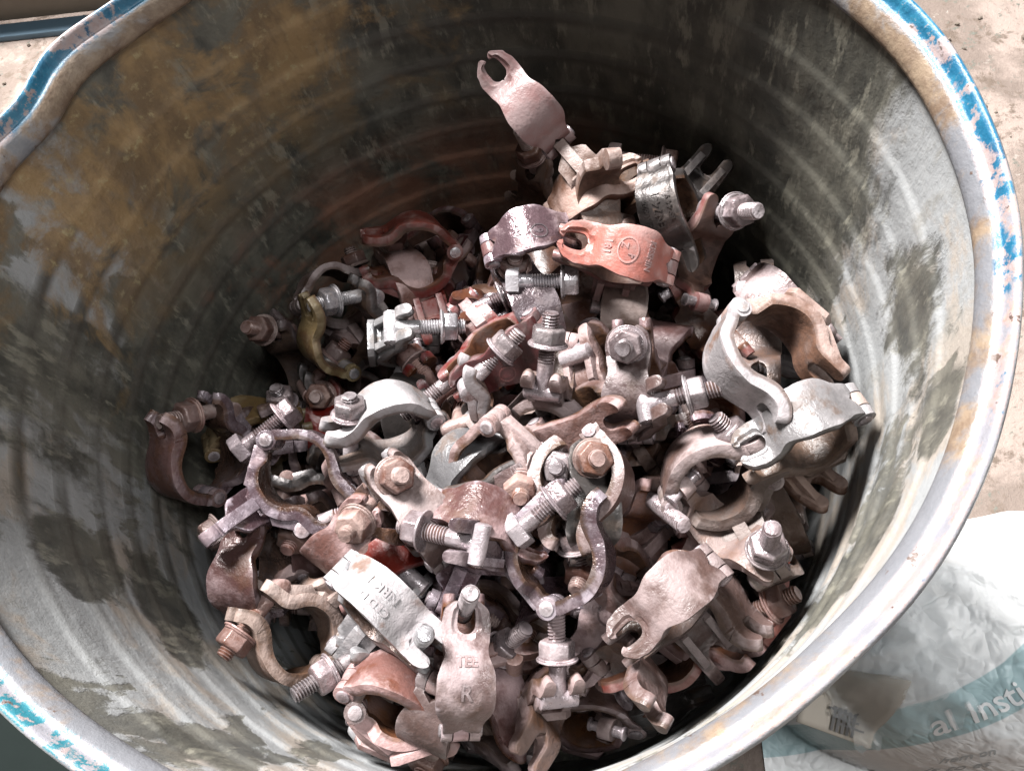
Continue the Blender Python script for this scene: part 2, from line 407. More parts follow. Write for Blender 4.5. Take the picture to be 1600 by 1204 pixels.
def lettering(parent, cap_kind, lines, mat, height=.95):
    """raised letters on a cap: lines = [(text, size mm, s along strap 0-1, y mm, turn deg)]"""
    P, N, L = CAPS[cap_kind][1]
    n = len(P)
    for txt, size, s0, y0, turn in lines:
        bm = bmesh.new()
        if txt == 'oval':
            for k in range(40):
                a, b = 2*math.pi*k/40, 2*math.pi*(k+1)/40
                q = [bm.verts.new((rr * ex * math.cos(t), rr * ey * math.sin(t), zz)) for zz in (-.5, .5) for rr, t in ((1, a), (1, b), (.86, b), (.86, a)) for ex, ey in ((size, size * .72),)]
                for f in ((4, 5, 6, 7), (0, 1, 5, 4), (2, 3, 7, 6)): bm.faces.new([q[i] for i in f])
        elif txt == 'ring':
            for k in range(32):
                a, b = 2*math.pi*k/32, 2*math.pi*(k+1)/32
                q = [bm.verts.new((rr * size * math.cos(t), rr * size * math.sin(t), zz)) for zz in (-.5, .5) for rr, t in ((1, a), (1, b), (.84, b), (.84, a))]
                for f in ((4, 5, 6, 7), (0, 1, 5, 4), (2, 3, 7, 6)): bm.faces.new([q[i] for i in f])
        elif txt == 'bar':
            prism(bm, [(-size, -.5), (size, -.5), (size, .5), (-size, .5)], -.9, .9)
        else:
            cu = bpy.data.curves.new('t', 'FONT'); cu.body = txt; cu.size = size; cu.extrude = .5; cu.align_x = 'CENTER'; cu.align_y = 'CENTER'; cu.resolution_u = 3; cu.offset = .22
            to = bpy.data.objects.new('t', cu); COL.objects.link(to)
            me = bpy.data.meshes.new_from_object(to.evaluated_get(bpy.context.evaluated_depsgraph_get())); bpy.data.objects.remove(to)
            bm.from_mesh(me); bpy.data.meshes.remove(me)
            bmesh.ops.subdivide_edges(bm, edges=[e for e in bm.edges if e.calc_length() > 3], cuts=1)
        ct, st = math.cos(R_(turn)), math.sin(R_(turn))
        for v in bm.verts:
            x, y, z = v.co; u, w = x * ct - y * st, x * st + y * ct
            f = max(0, min(.9999, s0 + u / L)) * (n - 1); i = int(f); f -= i
            p = P[i].lerp(P[i+1], f); nn = N[i].lerp(N[i+1], f).normalized()
            h = 3.0 + (z + .5) * height
            q = p + nn * h
            v.co = (q.x, y0 + w, q.y)
        me = bpy.data.meshes.new('lettering'); bmesh.ops.recalc_face_normals(bm, faces=bm.faces); bm.to_mesh(me); bm.free()
        for v in me.vertices: v.co *= MM
        key = mat + '_letters'
        if key not in MAT:      # the same skin, its small edges less rubbed
            p_ = list(FORGED[MAT[mat].name]); p_[6] = .12; MAT[key] = forged(MAT[mat].name + '_letters', *p_)
        obj('lettering', me, MAT[key], parent)
def add_half(root, Mh, mat, h, boltmat):
    """cap, hinge pin and swing bolt with its nut on one half of a coupler"""
    if h.get('cap', 'spoon'):
        ck = h.get('cap', 'spoon'); a = h.get('open', 0)
        c = obj('cap', tinted(CAPS[ck][0], h.get('mat', mat)), None, root, Mh @ T(HX, HZ) @ Matrix.Rotation(-R_(a), 4, 'Y') @ T(-HX, -HZ))
        if h.get('text'): lettering(c, ck, h['text'], h.get('mat', mat))
    obj('hinge_pin', tinted(PIN, h.get('pin', 'bolt')), None, root, Mh @ T(HX, HZ))
    if h.get('bolt', True):
        bmk = h.get('bmat', boltmat)
        b = obj('bolt', tinted(BOLT, bmk), None, root, Mh @ T(BX, BZ) @ Matrix.Rotation(R_(h.get('swing', 0)), 4, 'Y'))
        nz = h.get('nut', 38)
        if nz:
            rn = Matrix.Rotation(R_(h.get('nutrot', 20)), 4, 'Z')
            obj('nut', tinted(NUT, bmk), None, b, Matrix.Translation((0, 0, nz * MM)) @ rn)
            obj('washer', tinted(WASHER, bmk), None, b, Matrix.Translation((0, 0, nz * MM)))
def coupler(label, loc, rot, mat, h1, h2=None, body='fork', swivel=90, boltmat='bolt', group='scaffold couplers heaped in the drum'):
    root = bpy.data.objects.new('scaffold_coupler', None); COL.objects.link(root); root.empty_display_size = .02
    root.location = loc; root.rotation_euler = [R_(a) for a in rot]
    root['label'] = label; root['category'] = 'coupler'; root['group'] = group
    obj('body', tinted(BODY[(body, swivel)], mat), None, root)
    add_half(root, Matrix.Identity(4), mat, h1, boltmat)
    if h2 is not None and swivel: 
        Mh = half2_matrix(swivel); Mh.translation *= MM
        add_half(root, Mh, mat, h2, boltmat)
    return root

# ---------------------------------------------------------------- floor
def grid_mesh(name, x0, x1, y0, y1, nx, ny, fz, uv=None):
    V = []; F = []
    for j in range(ny + 1):
        for i in range(nx + 1):
            x = x0 + (x1 - x0) * i / nx; y = y0 + (y1 - y0) * j / ny
            V.append((x, y, fz(x, y)))
    for j in range(ny):
        for i in range(nx):
            a = j * (nx + 1) + i; F.append((a, a + 1, a + nx + 2, a + nx + 1))
    me = bpy.data.meshes.new(name); me.from_pydata(V, [], F); me.polygons.foreach_set('use_smooth', [True] * len(F)); me.update()
    return me
FLOOR_Z = -0.55
m, nt, b = new_mat('stained_concrete'); k = NT(nt)
tc = k.node('ShaderNodeTexCoord'); v = tc.outputs['Object']
n1 = k.noise(v, 7, 8, .7, .4); n2 = k.noise(v, 30, 8, .72, .3); n3 = k.noise(v, 90, 5, .7)
col = k.mix(k.ramp(n1, .42, .58), (.27, .215, .185), (.16, .125, .105))
col = k.mix(k.ramp(n2, .52, .62), col, (.12, .09, .07))
col = k.mix(k.ramp(n3, .58, .66), col, (.12, .12, .10))
col = k.mix(k.ramp(n2, .30, .38, 1, 0), col, (.30, .265, .235))
k.l.new(col, b.inputs['Base Color']); b.inputs['Roughness'].default_value = .9
k.l.new(k.bump(k.math('ADD', n2, k.math('MULTIPLY', n3, .5)), .6, .01), b.inputs['Normal'])
fl = obj('floor', grid_mesh('floor', -3, 3, -3, 3, 1, 1, lambda x, y: FLOOR_Z), m); fl['kind'] = 'structure'

# ---------------------------------------------------------------- drum
m, nt, b = new_mat('drum_lining'); k = NT(nt)
tc = k.node('ShaderNodeTexCoord'); v = tc.outputs['Object']
sep = k.node('ShaderNodeSeparateXYZ'); k.l.new(v, sep.inputs[0])
sv = k.vmul(v, (1, 1, .28)); sv2 = k.vmul(v, (1, 1, .45))
na = k.noise(sv, 9, 5, .58, .25); nb = k.noise(sv2, 42, 7, .68, .2); nc = k.noise(v, 150, 6, .7); nd = k.noise(sv, 95, 5, .7); ne = k.noise(v, 24, 6, .65, .5)
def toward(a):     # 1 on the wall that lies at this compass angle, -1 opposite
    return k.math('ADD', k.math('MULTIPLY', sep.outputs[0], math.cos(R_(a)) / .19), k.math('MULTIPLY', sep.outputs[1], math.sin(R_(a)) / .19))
# where the pale lining is left: mostly on the wall towards -50 degrees, with the far wall's shade painted in
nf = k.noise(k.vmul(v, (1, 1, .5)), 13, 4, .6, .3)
keep_shade = k.math('ADD', k.math('ADD', k.math('MULTIPLY', toward(-72), .22), k.math('MULTIPLY', k.ramp(toward(190), .6, 1.0), .10)), k.math('ADD', k.math('MULTIPLY', na, 1.0), k.math('ADD', k.math('MULTIPLY', nb, .26), k.math('MULTIPLY', nc, .08))))
pale = k.math('ADD', k.math('MULTIPLY', k.ramp(keep_shade, .655, .735), .78), k.math('MULTIPLY', k.ramp(keep_shade, .58, .9), .22))
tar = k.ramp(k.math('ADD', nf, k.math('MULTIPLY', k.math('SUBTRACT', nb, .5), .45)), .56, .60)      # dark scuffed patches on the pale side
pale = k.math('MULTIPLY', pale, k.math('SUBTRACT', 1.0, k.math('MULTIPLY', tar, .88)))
def stain(x, y, z, r, rz):      # one scuffed-off patch with a ragged edge
    dv = k.node('ShaderNodeVectorMath', operation='SUBTRACT'); k.l.new(v, dv.inputs[0]); dv.inputs[1].default_value = (x, y, z)
    sc_ = k.vmul(dv.outputs[0], (1 / r, 1 / r, 1 / rz)); ln = k.node('ShaderNodeVectorMath', operation='LENGTH'); k.l.new(sc_, ln.inputs[0])
    return k.ramp(k.math('ADD', ln.outputs['Value'], k.math('ADD', k.math('MULTIPLY', k.math('SUBTRACT', na, .5), 3.4), k.math('MULTIPLY', k.math('SUBTRACT', nb, .5), 1.8))), 1.12, .82)
st = None
for a_ in ((.190, -.008, -.076, .030, .042), (.176, -.071, -.043, .015, .018), (.151, -.115, -.109, .022, .040), (.165, -.094, -.088, .012, .025), (-.153, -.112, -.141, .034, .024), (-.161, -.101, -.086, .022, .026), (-.081, -.172, -.063, .030, .011)):
    s_ = stain(*a_); st = s_ if st is None else k.math('MAXIMUM', st, s_)
pale = k.math('MULTIPLY', pale, k.math('SUBTRACT', 1.0, k.math('MULTIPLY', st, .93)))
pale_c = k.mix(nc, (.31, .315, .315), (.215, .225, .23))
pale_c = k.mix(k.ramp(ne, .47, .62), pale_c, (.29, .255, .22))
pale_c = k.mix(k.ramp(nb, .54, .70), pale_c, (.19, .185, .17))
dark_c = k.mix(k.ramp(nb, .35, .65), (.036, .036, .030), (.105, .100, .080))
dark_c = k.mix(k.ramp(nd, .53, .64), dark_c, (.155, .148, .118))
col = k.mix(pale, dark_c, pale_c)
# grime caught in the rolled grooves, also painting in the ribs' shading
ph = k.math('FRACT', k.math('DIVIDE', k.math('SUBTRACT', k.math('MULTIPLY', sep.outputs[2], -1.0), .050), .0265))
gr = k.math('MULTIPLY', k.ramp(k.math('ABSOLUTE', k.math('SUBTRACT', ph, .16)), .26, .04), k.ramp(sep.outputs[2], -.045, -.055))
gr = k.math('MULTIPLY', gr, k.ramp(k.math('ADD', na, k.math('MULTIPLY', ne, .5)), .50, .80, .25, .95))
gr = k.math('MULTIPLY', gr, k.ramp(toward(130), -.45, .35, .10, 1))
col = k.mix(gr, col, (.038, .033, .026))
# ochre rust bloom towards the dented side, low red rust on the wall opposite the camera
oc = k.ramp(k.math('ADD', toward(140), k.math('MULTIPLY', k.math('SUBTRACT', ne, .5), 2.0)), .72, 1.05)
oc = k.math('MULTIPLY', oc, k.ramp(sep.outputs[2], -.17, -.06))
oc_c = k.mix(k.ramp(nb, .38, .62), (.24, .155, .07), (.12, .075, .035)); oc_c = k.mix(k.ramp(nc, .55, .7), oc_c, (.27, .215, .11))
col = k.mix(k.math('MULTIPLY', oc, .88), col, oc_c)
rr = k.math('MULTIPLY', k.ramp(k.math('ADD', k.math('MULTIPLY', toward(100), .5), ne), .80, 1.05), k.ramp(sep.outputs[2], -.13, -.20))
col = k.mix(k.math('MULTIPLY', rr, .75), col, k.mix(nc, (.15, .055, .035), (.24, .12, .07)))
spk = k.ramp(nc, .70, .75)
col = k.mix(k.math('MULTIPLY', spk, .5), col, (.10, .09, .08))
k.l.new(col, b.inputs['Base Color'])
k.l.new(k.math('ADD', .48, k.math('MULTIPLY', nb, .35)), b.inputs['Roughness'])
k.l.new(k.bump(k.math('ADD', k.math('MULTIPLY', nc, .6), k.math('ADD', nb, k.math('MULTIPLY', pale, .4))), .5, .002), b.inputs['Normal'])
M_LIN = m
m, nt, b = new_mat('drum_rim_paint'); k = NT(nt)
tc = k.node('ShaderNodeTexCoord'); v = tc.outputs['Object']
at = k.node('ShaderNodeAttribute'); at.attribute_name = 'across'
ac = at.outputs['Fac']
n1 = k.noise(v, 28, 6, .65, .3); n2 = k.noise(v, 110, 6, .7); n3 = k.noise(v, 320, 4, .6)
sep = k.node('ShaderNodeSeparateXYZ'); k.l.new(v, sep.inputs[0])
lip = k.mix(k.ramp(n2, .35, .62), (.20, .15, .105), (.12, .082, .056)); lip = k.mix(k.ramp(n1, .54, .66), lip, (.20, .19, .185))
lip = k.mix(k.ramp(k.math('SUBTRACT', n1, k.math('MULTIPLY', sep.outputs[1], 1.0)), .48, .62), lip, k.mix(n2, (.155, .155, .165), (.09, .095, .105)))
blue = k.mix(k.ramp(n2, .4, .65), (.006, .075, .14), (.014, .13, .21)); blue = k.mix(k.ramp(n1, .58, .68), blue, (.01, .05, .10))
rust = k.mix(n3, (.20, .10, .07), (.36, .27, .25))
grey = k.mix(n2, (.14, .135, .15), (.24, .24, .26))
chan = k.mix(k.ramp(k.math('ADD', n1, k.math('MULTIPLY', sep.outputs[1], 1.3)), .46, .52), k.mix(k.ramp(n2, .44, .58), grey, rust), blue)
tl = k.math('MULTIPLY', k.ramp(k.math('ADD', k.math('MULTIPLY', sep.outputs[0], -.75 / .19), k.math('MULTIPLY', sep.outputs[1], -.66 / .19)), .5, .9), k.ramp(n2, .47, .53))
chan = k.mix(tl, chan, (.015, .11, .14))
chan = k.mix(k.ramp(k.math('ADD', n1, n2), 1.06, 1.14, 1, 0), k.mix(n3, rust, grey), chan)
chan = k.mix(k.ramp(n2, .60, .66), chan, k.mix(n3, rust, grey))
out_c = k.mix(k.ramp(n1, .38, .62), (.23, .23, .23), (.13, .135, .145))
wob = k.math('ADD', ac, k.math('MULTIPLY', k.math('SUBTRACT', n1, .5), .16))
col = k.mix(k.ramp(wob, .34, .40), lip, chan)
col = k.mix(k.ramp(k.math('ADD', ac, k.math('MULTIPLY', k.math('SUBTRACT', n2, .5), .05)), .60, .64), col, out_c)
col = k.mix(k.ramp(wob, .80, .88), col, k.mix(n2, (.30, .31, .33), (.50, .50, .50)))
nk = k.ramp(k.math('ADD', n2, k.math('MULTIPLY', n3, .5)), .90, .96)
col = k.mix(nk, col, (.07, .045, .035))
k.l.new(col, b.inputs['Base Color']); k.l.new(k.math('ADD', .26, k.math('MULTIPLY', n2, .4)), b.inputs['Roughness'])
k.l.new(k.bump(k.math('ADD', n2, k.math('MULTIPLY', n3, .5)), .45, .0015), b.inputs['Normal'])
M_RIM = m
m, nt, b = new_mat('drum_outside_paint'); k = NT(nt)
tc = k.node('ShaderNodeTexCoord'); v = tc.outputs['Object']; n1 = k.noise(v, 14, 7, .65)
k.l.new(k.mix(k.ramp(n1, .4, .6), (.02, .16, .28), (.30, .30, .28)), b.inputs['Base Color']); b.inputs['Roughness'].default_value = .45
M_OUT = m
def rim_wobble(a, z):
    """the mouth is knocked out of round towards 150 degrees"""
    d = math.degrees(a) % 360
    f = math.exp(-max(0, -z) / .06)
    g = lambda c, w: math.exp(-((d - c) / w) ** 2)
    return f * (0.0045 * g(147, 6) - .0035 * g(156, 5) + .004 * g(169, 9) + .0012 * math.sin(3 * a + .5) + .0009 * math.sin(7 * a))
def lathe(name, prof, mat, seg=288, attr=False):
    V = []; F = []; A = []
    L = [0]
    for p, q in zip(prof, prof[1:]): L.append(L[-1] + math.hypot(q[0] - p[0], q[1] - p[1]))
    for i, (r, z) in enumerate(prof):
        for s in range(seg):
            a = 2 * math.pi * s / seg
            n = noise.noise(Vector((math.cos(a) * 4, math.sin(a) * 4, z * 16))) * .0012
            rr = r + rim_wobble(a, z) + n; V.append((rr * math.cos(a), rr * math.sin(a), z + (noise.noise(Vector((math.cos(a) * 3, math.sin(a) * 3, 7))) * .0015 if z > -.03 else 0))); A.append(L[i] / L[-1])
    for i in range(len(prof) - 1):
        for s in range(seg): F.append((i * seg + s, (i + 1) * seg + s, (i + 1) * seg + (s + 1) % seg, i * seg + (s + 1) % seg))
    me = bpy.data.meshes.new(name); me.from_pydata(V, [], F)
    if attr:
        at = me.attributes.new('across', 'FLOAT', 'POINT'); at.data.foreach_set('value', A)
    me.polygons.foreach_set('use_smooth', [True] * len(F)); me.update(); me.materials.append(mat)
    return me
drum = bpy.data.objects.new('steel_drum', None); COL.objects.link(drum); drum.location = (0, 0, 0)
drum['label'] = 'open ribbed steel drum, worn pale inside, its rim flecked with blue paint'; drum['category'] = 'drum'
def smooth01(t): t = max(0, min(1, t)); return t * t * (3 - 2 * t)
prof = []
z = -.0165
while z > -.50:
    r = .1905
    if z < -.050:
        ph = ((-z - .050) / .0265) % 1.0
        # a step in, a soft shoulder and a groove: rolled ribs
        r -= .0011 * (smooth01(ph / .20) - smooth01((ph - .30) / .70))
    prof.append((r, z)); z -= .0012 if z > -.24 else .02
prof += [(.19, FLOOR_Z + .006), (.15, FLOOR_Z + .005), (.001, FLOOR_Z + .005)]
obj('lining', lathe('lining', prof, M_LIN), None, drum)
rimp = [(.1905, -.0165)] + [(.1890 + .0030 * math.cos(R_(t)), -.0120 + .0062 * math.sin(R_(t))) for t in (250, 220, 190, 160, 130, 105)]
rimp = [(.1906, -.0170), (.1892, -.0168), (.1882, -.0158), (.1878, -.0140), (.1880, -.0118), (.1888, -.0096), (.1899, -.0076), (.1908, -.0064), (.1916, -.0059), (.1924, -.0058), (.1931, -.0052), (.1936, -.0036), (.1941, -.0016), (.1949, -.0003), (.1958, 0), (.1967, -.0006), (.1973, -.0022), (.1975, -.0050), (.1973, -.0080), (.1964, -.0104), (.1950, -.0112), (.1938, -.0106)]
obj('rim', lathe('rim', rimp, M_RIM, attr=True), None, drum)
po = [(.1938, -.0106), (.1936, -.03)] + [(.1936 + .0025 * math.sin(z * 60), z) for z in [-.05 - .02 * i for i in range(24)]] + [(.193, FLOOR_Z)]
obj('outer_wall', lathe('outer_wall', po, M_OUT, seg=144), None, drum)

# ---------------------------------------------------------------- things around the drum
# white printed sack on the floor
SX, SY, SA, SB = .385, -.112, .205, .098
def sack_z(x, y):
    u, w = (x - SX) / SA, (y - SY) / SB; rho = (abs(u) ** 2.3 + abs(w) ** 2.3) ** (1 / 2.3)
    if rho >= 1: return FLOOR_Z + .002
    p = Vector((x * 9, y * 14, 1.3)); q = Vector((x * 30, y * 45, 4.2)); r = Vector((x * 90, y * 90, 2.2))
    crease = abs(noise.noise(p)) * .018 + abs(noise.noise(q)) * .010 + abs(noise.noise(r)) * .0018
    return FLOOR_Z + .262 * (1 - rho ** 6) ** .42 - crease
m, nt, b = new_mat('white_sack_print'); k = NT(nt)
tc = k.node('ShaderNodeTexCoord'); v = tc.outputs['Object']; sep = k.node('ShaderNodeSeparateXYZ'); k.l.new(v, sep.inputs[0])
# band of pale teal print: distance across the band, a little curved
al = k.math('ADD', k.math('MULTIPLY', k.math('SUBTRACT', sep.outputs[0], .245), .930), k.math('MULTIPLY', k.math('ADD', sep.outputs[1], .149), .367))
acx = k.math('SUBTRACT', k.math('MULTIPLY', k.math('ADD', sep.outputs[1], .149), .930), k.math('MULTIPLY', k.math('SUBTRACT', sep.outputs[0], .245), .367))
acx = k.math('SUBTRACT', acx, k.math('MULTIPLY', k.math('MULTIPLY', al, al), 2.2))
band = k.math('MULTIPLY', k.ramp(acx, -.0245, -.0235), k.ramp(acx, .0005, -.0005))
n1 = k.noise(v, 30, 5, .6)
col = k.mix(band, k.mix(n1, (.84, .84, .835), (.76, .77, .77)), (.40, .54, .56))
k.l.new(col, b.inputs['Base Color']); b.inputs['Roughness'].default_value = .42
rg = k.math('ABSOLUTE', k.math('SUBTRACT', k.noise(v, 24, 3, .55, .5), .5)); rg2 = k.math('ABSOLUTE', k.math('SUBTRACT', k.noise(v, 70, 2, .5, .4), .5))
k.l.new(k.bump(k.math('ADD', rg, k.math('MULTIPLY', rg2, .35)), .7, .012), b.inputs['Normal'])
sack = obj('printed_sack', grid_mesh('printed_sack', SX - SA * 1.02, SX + SA * 1.02, SY - SB * 1.02, SY + SB * 1.02, 170, 110, sack_z), m)
sack['label'] = 'bulging white plastic sack with a pale teal printed band'; sack['category'] = 'sack'
def print_on_sack(txt, x, y, turn, size, mat, name='printed_text'):
    cu = bpy.data.curves.new('t', 'FONT'); cu.body = txt; cu.size = size; cu.resolution_u = 3; cu.offset = size * .012
    to = bpy.data.objects.new('t', cu); COL.objects.link(to)
    me = bpy.data.meshes.new_from_object(to.evaluated_get(bpy.context.evaluated_depsgraph_get())); bpy.data.objects.remove(to)
    bm = bmesh.new(); bm.from_mesh(me); bpy.data.meshes.remove(me)
    for _ in range(2):
        bmesh.ops.triangulate(bm, faces=bm.faces); bmesh.ops.subdivide_edges(bm, edges=[e for e in bm.edges if e.calc_length() > size * .10], cuts=1)
    c, s = math.cos(R_(turn)), math.sin(R_(turn))
    for q in bm.verts:
        X, Y = x + q.co.x * c - q.co.y * s, y + q.co.x * s + q.co.y * c
        q.co = (X, Y, sack_z(X, Y) + .0007)
    me = bpy.data.meshes.new(name); bm.to_mesh(me); bm.free(); obj(name, me, mat, sack)
def flat(name, col, rough=.6):
    m, nt, b = new_mat(name); k = NT(nt); tc = k.node('ShaderNodeTexCoord'); n = k.noise(tc.outputs['Object'], 60, 4, .6)
    k.l.new(k.mix(n, col, [c * .8 for c in col]), b.inputs['Base Color']); b.inputs['Roughness'].default_value = rough
    return m
M_WHITEINK = flat('white_ink', (.95, .95, .95)); M_GREYINK = flat('grey_ink', (.50, .53, .54)); M_CARD = flat('cardboard', (.50, .44, .37), .8); M_BLACKINK = flat('dark_ink', (.14, .13, .125), .7)
print_on_sack('al Insti', .250, -.1695, 25, .0175, M_WHITEINK)
print_on_sack('hem on', .262, -.186, 22, .0062, M_GREYINK)
print_on_sack('is to es', .265, -.193, 22, .0062, M_GREYINK)
# beige carton end with a dark grid label, pushed against the sack, and crumpled clear film over both
def on_sack_patch(name, c, half, turn, lift, nx, ny, mat, parent=None, rag=0.0, jag=0.0):
    ca, sa = math.cos(R_(turn)), math.sin(R_(turn)); V = []; F = []
    for j in range(ny + 1):
        for i in range(nx + 1):
            u, w = 2 * i / nx - 1, 2 * j / ny - 1
            if jag: u *= 1 + jag * noise.noise(Vector((w * 4, 3, 1))); w *= 1 + jag * noise.noise(Vector((u * 4, 7, 2)))
            x = c[0] + u * half[0] * ca - w * half[1] * sa; y = c[1] + u * half[0] * sa + w * half[1] * ca
            z = max(sack_z(x, y), FLOOR_Z + .17) + lift
            if rag: z += rag * (abs(noise.noise(Vector((x * 60, y * 60, 5)))) + .5 * abs(noise.noise(Vector((x * 160, y * 160, 1)))))
            V.append((x, y, z))
    for j in range(ny):
        for i in range(nx): a = j * (nx + 1) + i; F.append((a, a + 1, a + nx + 2, a + nx + 1))
    me = bpy.data.meshes.new(name); me.from_pydata(V, [], F); me.polygons.foreach_set('use_smooth', [rag == 0] * len(F)); me.update()
    return obj(name, me, mat, parent)
card = on_sack_patch('carton_flap', (.206, -.150), (.024, .020), -20, .004, 12, 10, M_CARD)
md = card.modifiers.new('thick', 'SOLIDIFY'); md.thickness = .003
card['label'] = 'beige carton flap with a dark grid label, between drum and white sack'; card['category'] = 'carton'
for i in range(5):
    on_sack_patch('grid_mark', (.2005 + .0030 * i, -.1585 - .0011 * i), (.0010, .0080), -20, .0058, 1, 6, M_BLACKINK, card)
for i in range(3):
    on_sack_patch('grid_mark', (.2065 + .0018 * i, -.1545 - .0050 * i), (.0085, .0008), -20, .0061, 6, 1, M_BLACKINK, card)
m, nt, b = new_mat('clear_film'); k = NT(nt)
b.inputs['Base Color'].default_value = (.93, .95, .96, 1); b.inputs['Roughness'].default_value = .12; b.inputs['IOR'].default_value = 1.25
b.inputs['Transmission Weight'].default_value = .82; b.inputs['Alpha'].default_value = .62
film = on_sack_patch('plastic_film', (.221, -.128), (.028, .044), 24, .008, 46, 60, m, None, .009, .25)
film['label'] = 'crumpled clear plastic film spilling over the edge of the white sack'; film['category'] = 'plastic film'
# steel channel on the floor beyond the drum
M_CHAN = flat('worn_channel_steel', (.15, .125, .095), .6); M_CHANTOP = flat('bare_flange_steel', (.24, .235, .24), .45); M_BLUE = flat('faded_blue_paint', (.09, .15, .20), .6)
def box(name, x0, x1, y0, y1, z0, z1, mat, parent=None, bev=.002):
    bm = bmesh.new(); prism(bm, [(x0, z0), (x1, z0), (x1, z1), (x0, z1)], y0, y1)
    me = finish(bm, name, bevel=bev, seg=2, scale=1.0)
    return obj(name, me, mat, parent)
ch = bpy.data.objects.new('steel_channel', None); COL.objects.link(ch); ch.location = (-.70, .86, FLOOR_Z); ch.rotation_euler = (0, 0, R_(-2))
ch['label'] = 'worn steel channel lying on the floor beyond the drum'; ch['category'] = 'steel channel'
box('web', -.7, .45, 0, .006, .014, .085, M_CHAN, ch); box('flange', -.7, .45, -.018, .03, .085, .094, M_CHANTOP, ch); box('back_plate', -.7, .45, .03, .16, .05, .056, M_CHAN, ch); box('flange', -.7, .45, -.03, .0, .0, .010, M_BLUE, ch)
# added sheet that makes the ground dark green near the drum's foot
ground_o = box('dark_ground_sheet', -.95, -.30, -.75, -.10, FLOOR_Z + .001, FLOOR_Z + .009, flat('dark_green_ground', (.010, .014, .013), .7))
ground_o.data.materials[0].node_tree.nodes['Principled BSDF'].inputs['Specular IOR Level'].default_value = .05
ground_o['label'] = 'dark green sheet added for the dark ground by the drum'; ground_o['category'] = 'mat'

# grit and stone chips strewn over the floor
bm = bmesh.new(); rg_ = random.Random(5)
for _ in range(420):
    if rg_.random() < .7: x, y = rg_.uniform(.25, .95), rg_.uniform(.05, 1.0)
    else: x, y = rg_.uniform(-1.1, -.5), rg_.uniform(.3, 1.0)
    if math.hypot(x, y) < .24: continue
    s_ = rg_.uniform(.0012, .0045) * (1.6 if rg_.random() < .12 else 1)
    Mx = Matrix.Translation((x, y, FLOOR_Z + s_ * .3)) @ Euler((rg_.uniform(0, 3), rg_.uniform(0, 3), rg_.uniform(0, 3))).to_matrix().to_4x4() @ Matrix.Diagonal((s_, s_ * rg_.uniform(.5, .9), s_ * rg_.uniform(.4, .7), 1))
    bmesh.ops.create_icosphere(bm, subdivisions=1, radius=1.0, matrix=Mx)
me = bpy.data.meshes.new('grit'); bm.to_mesh(me); bm.free()
gr_o = obj('grit', me, flat('grey_brown_grit', (.16, .13, .105), .9)); gr_o['kind'] = 'stuff'; gr_o['label'] = 'small stone chips and grit strewn over the concrete floor'; gr_o['category'] = 'grit'

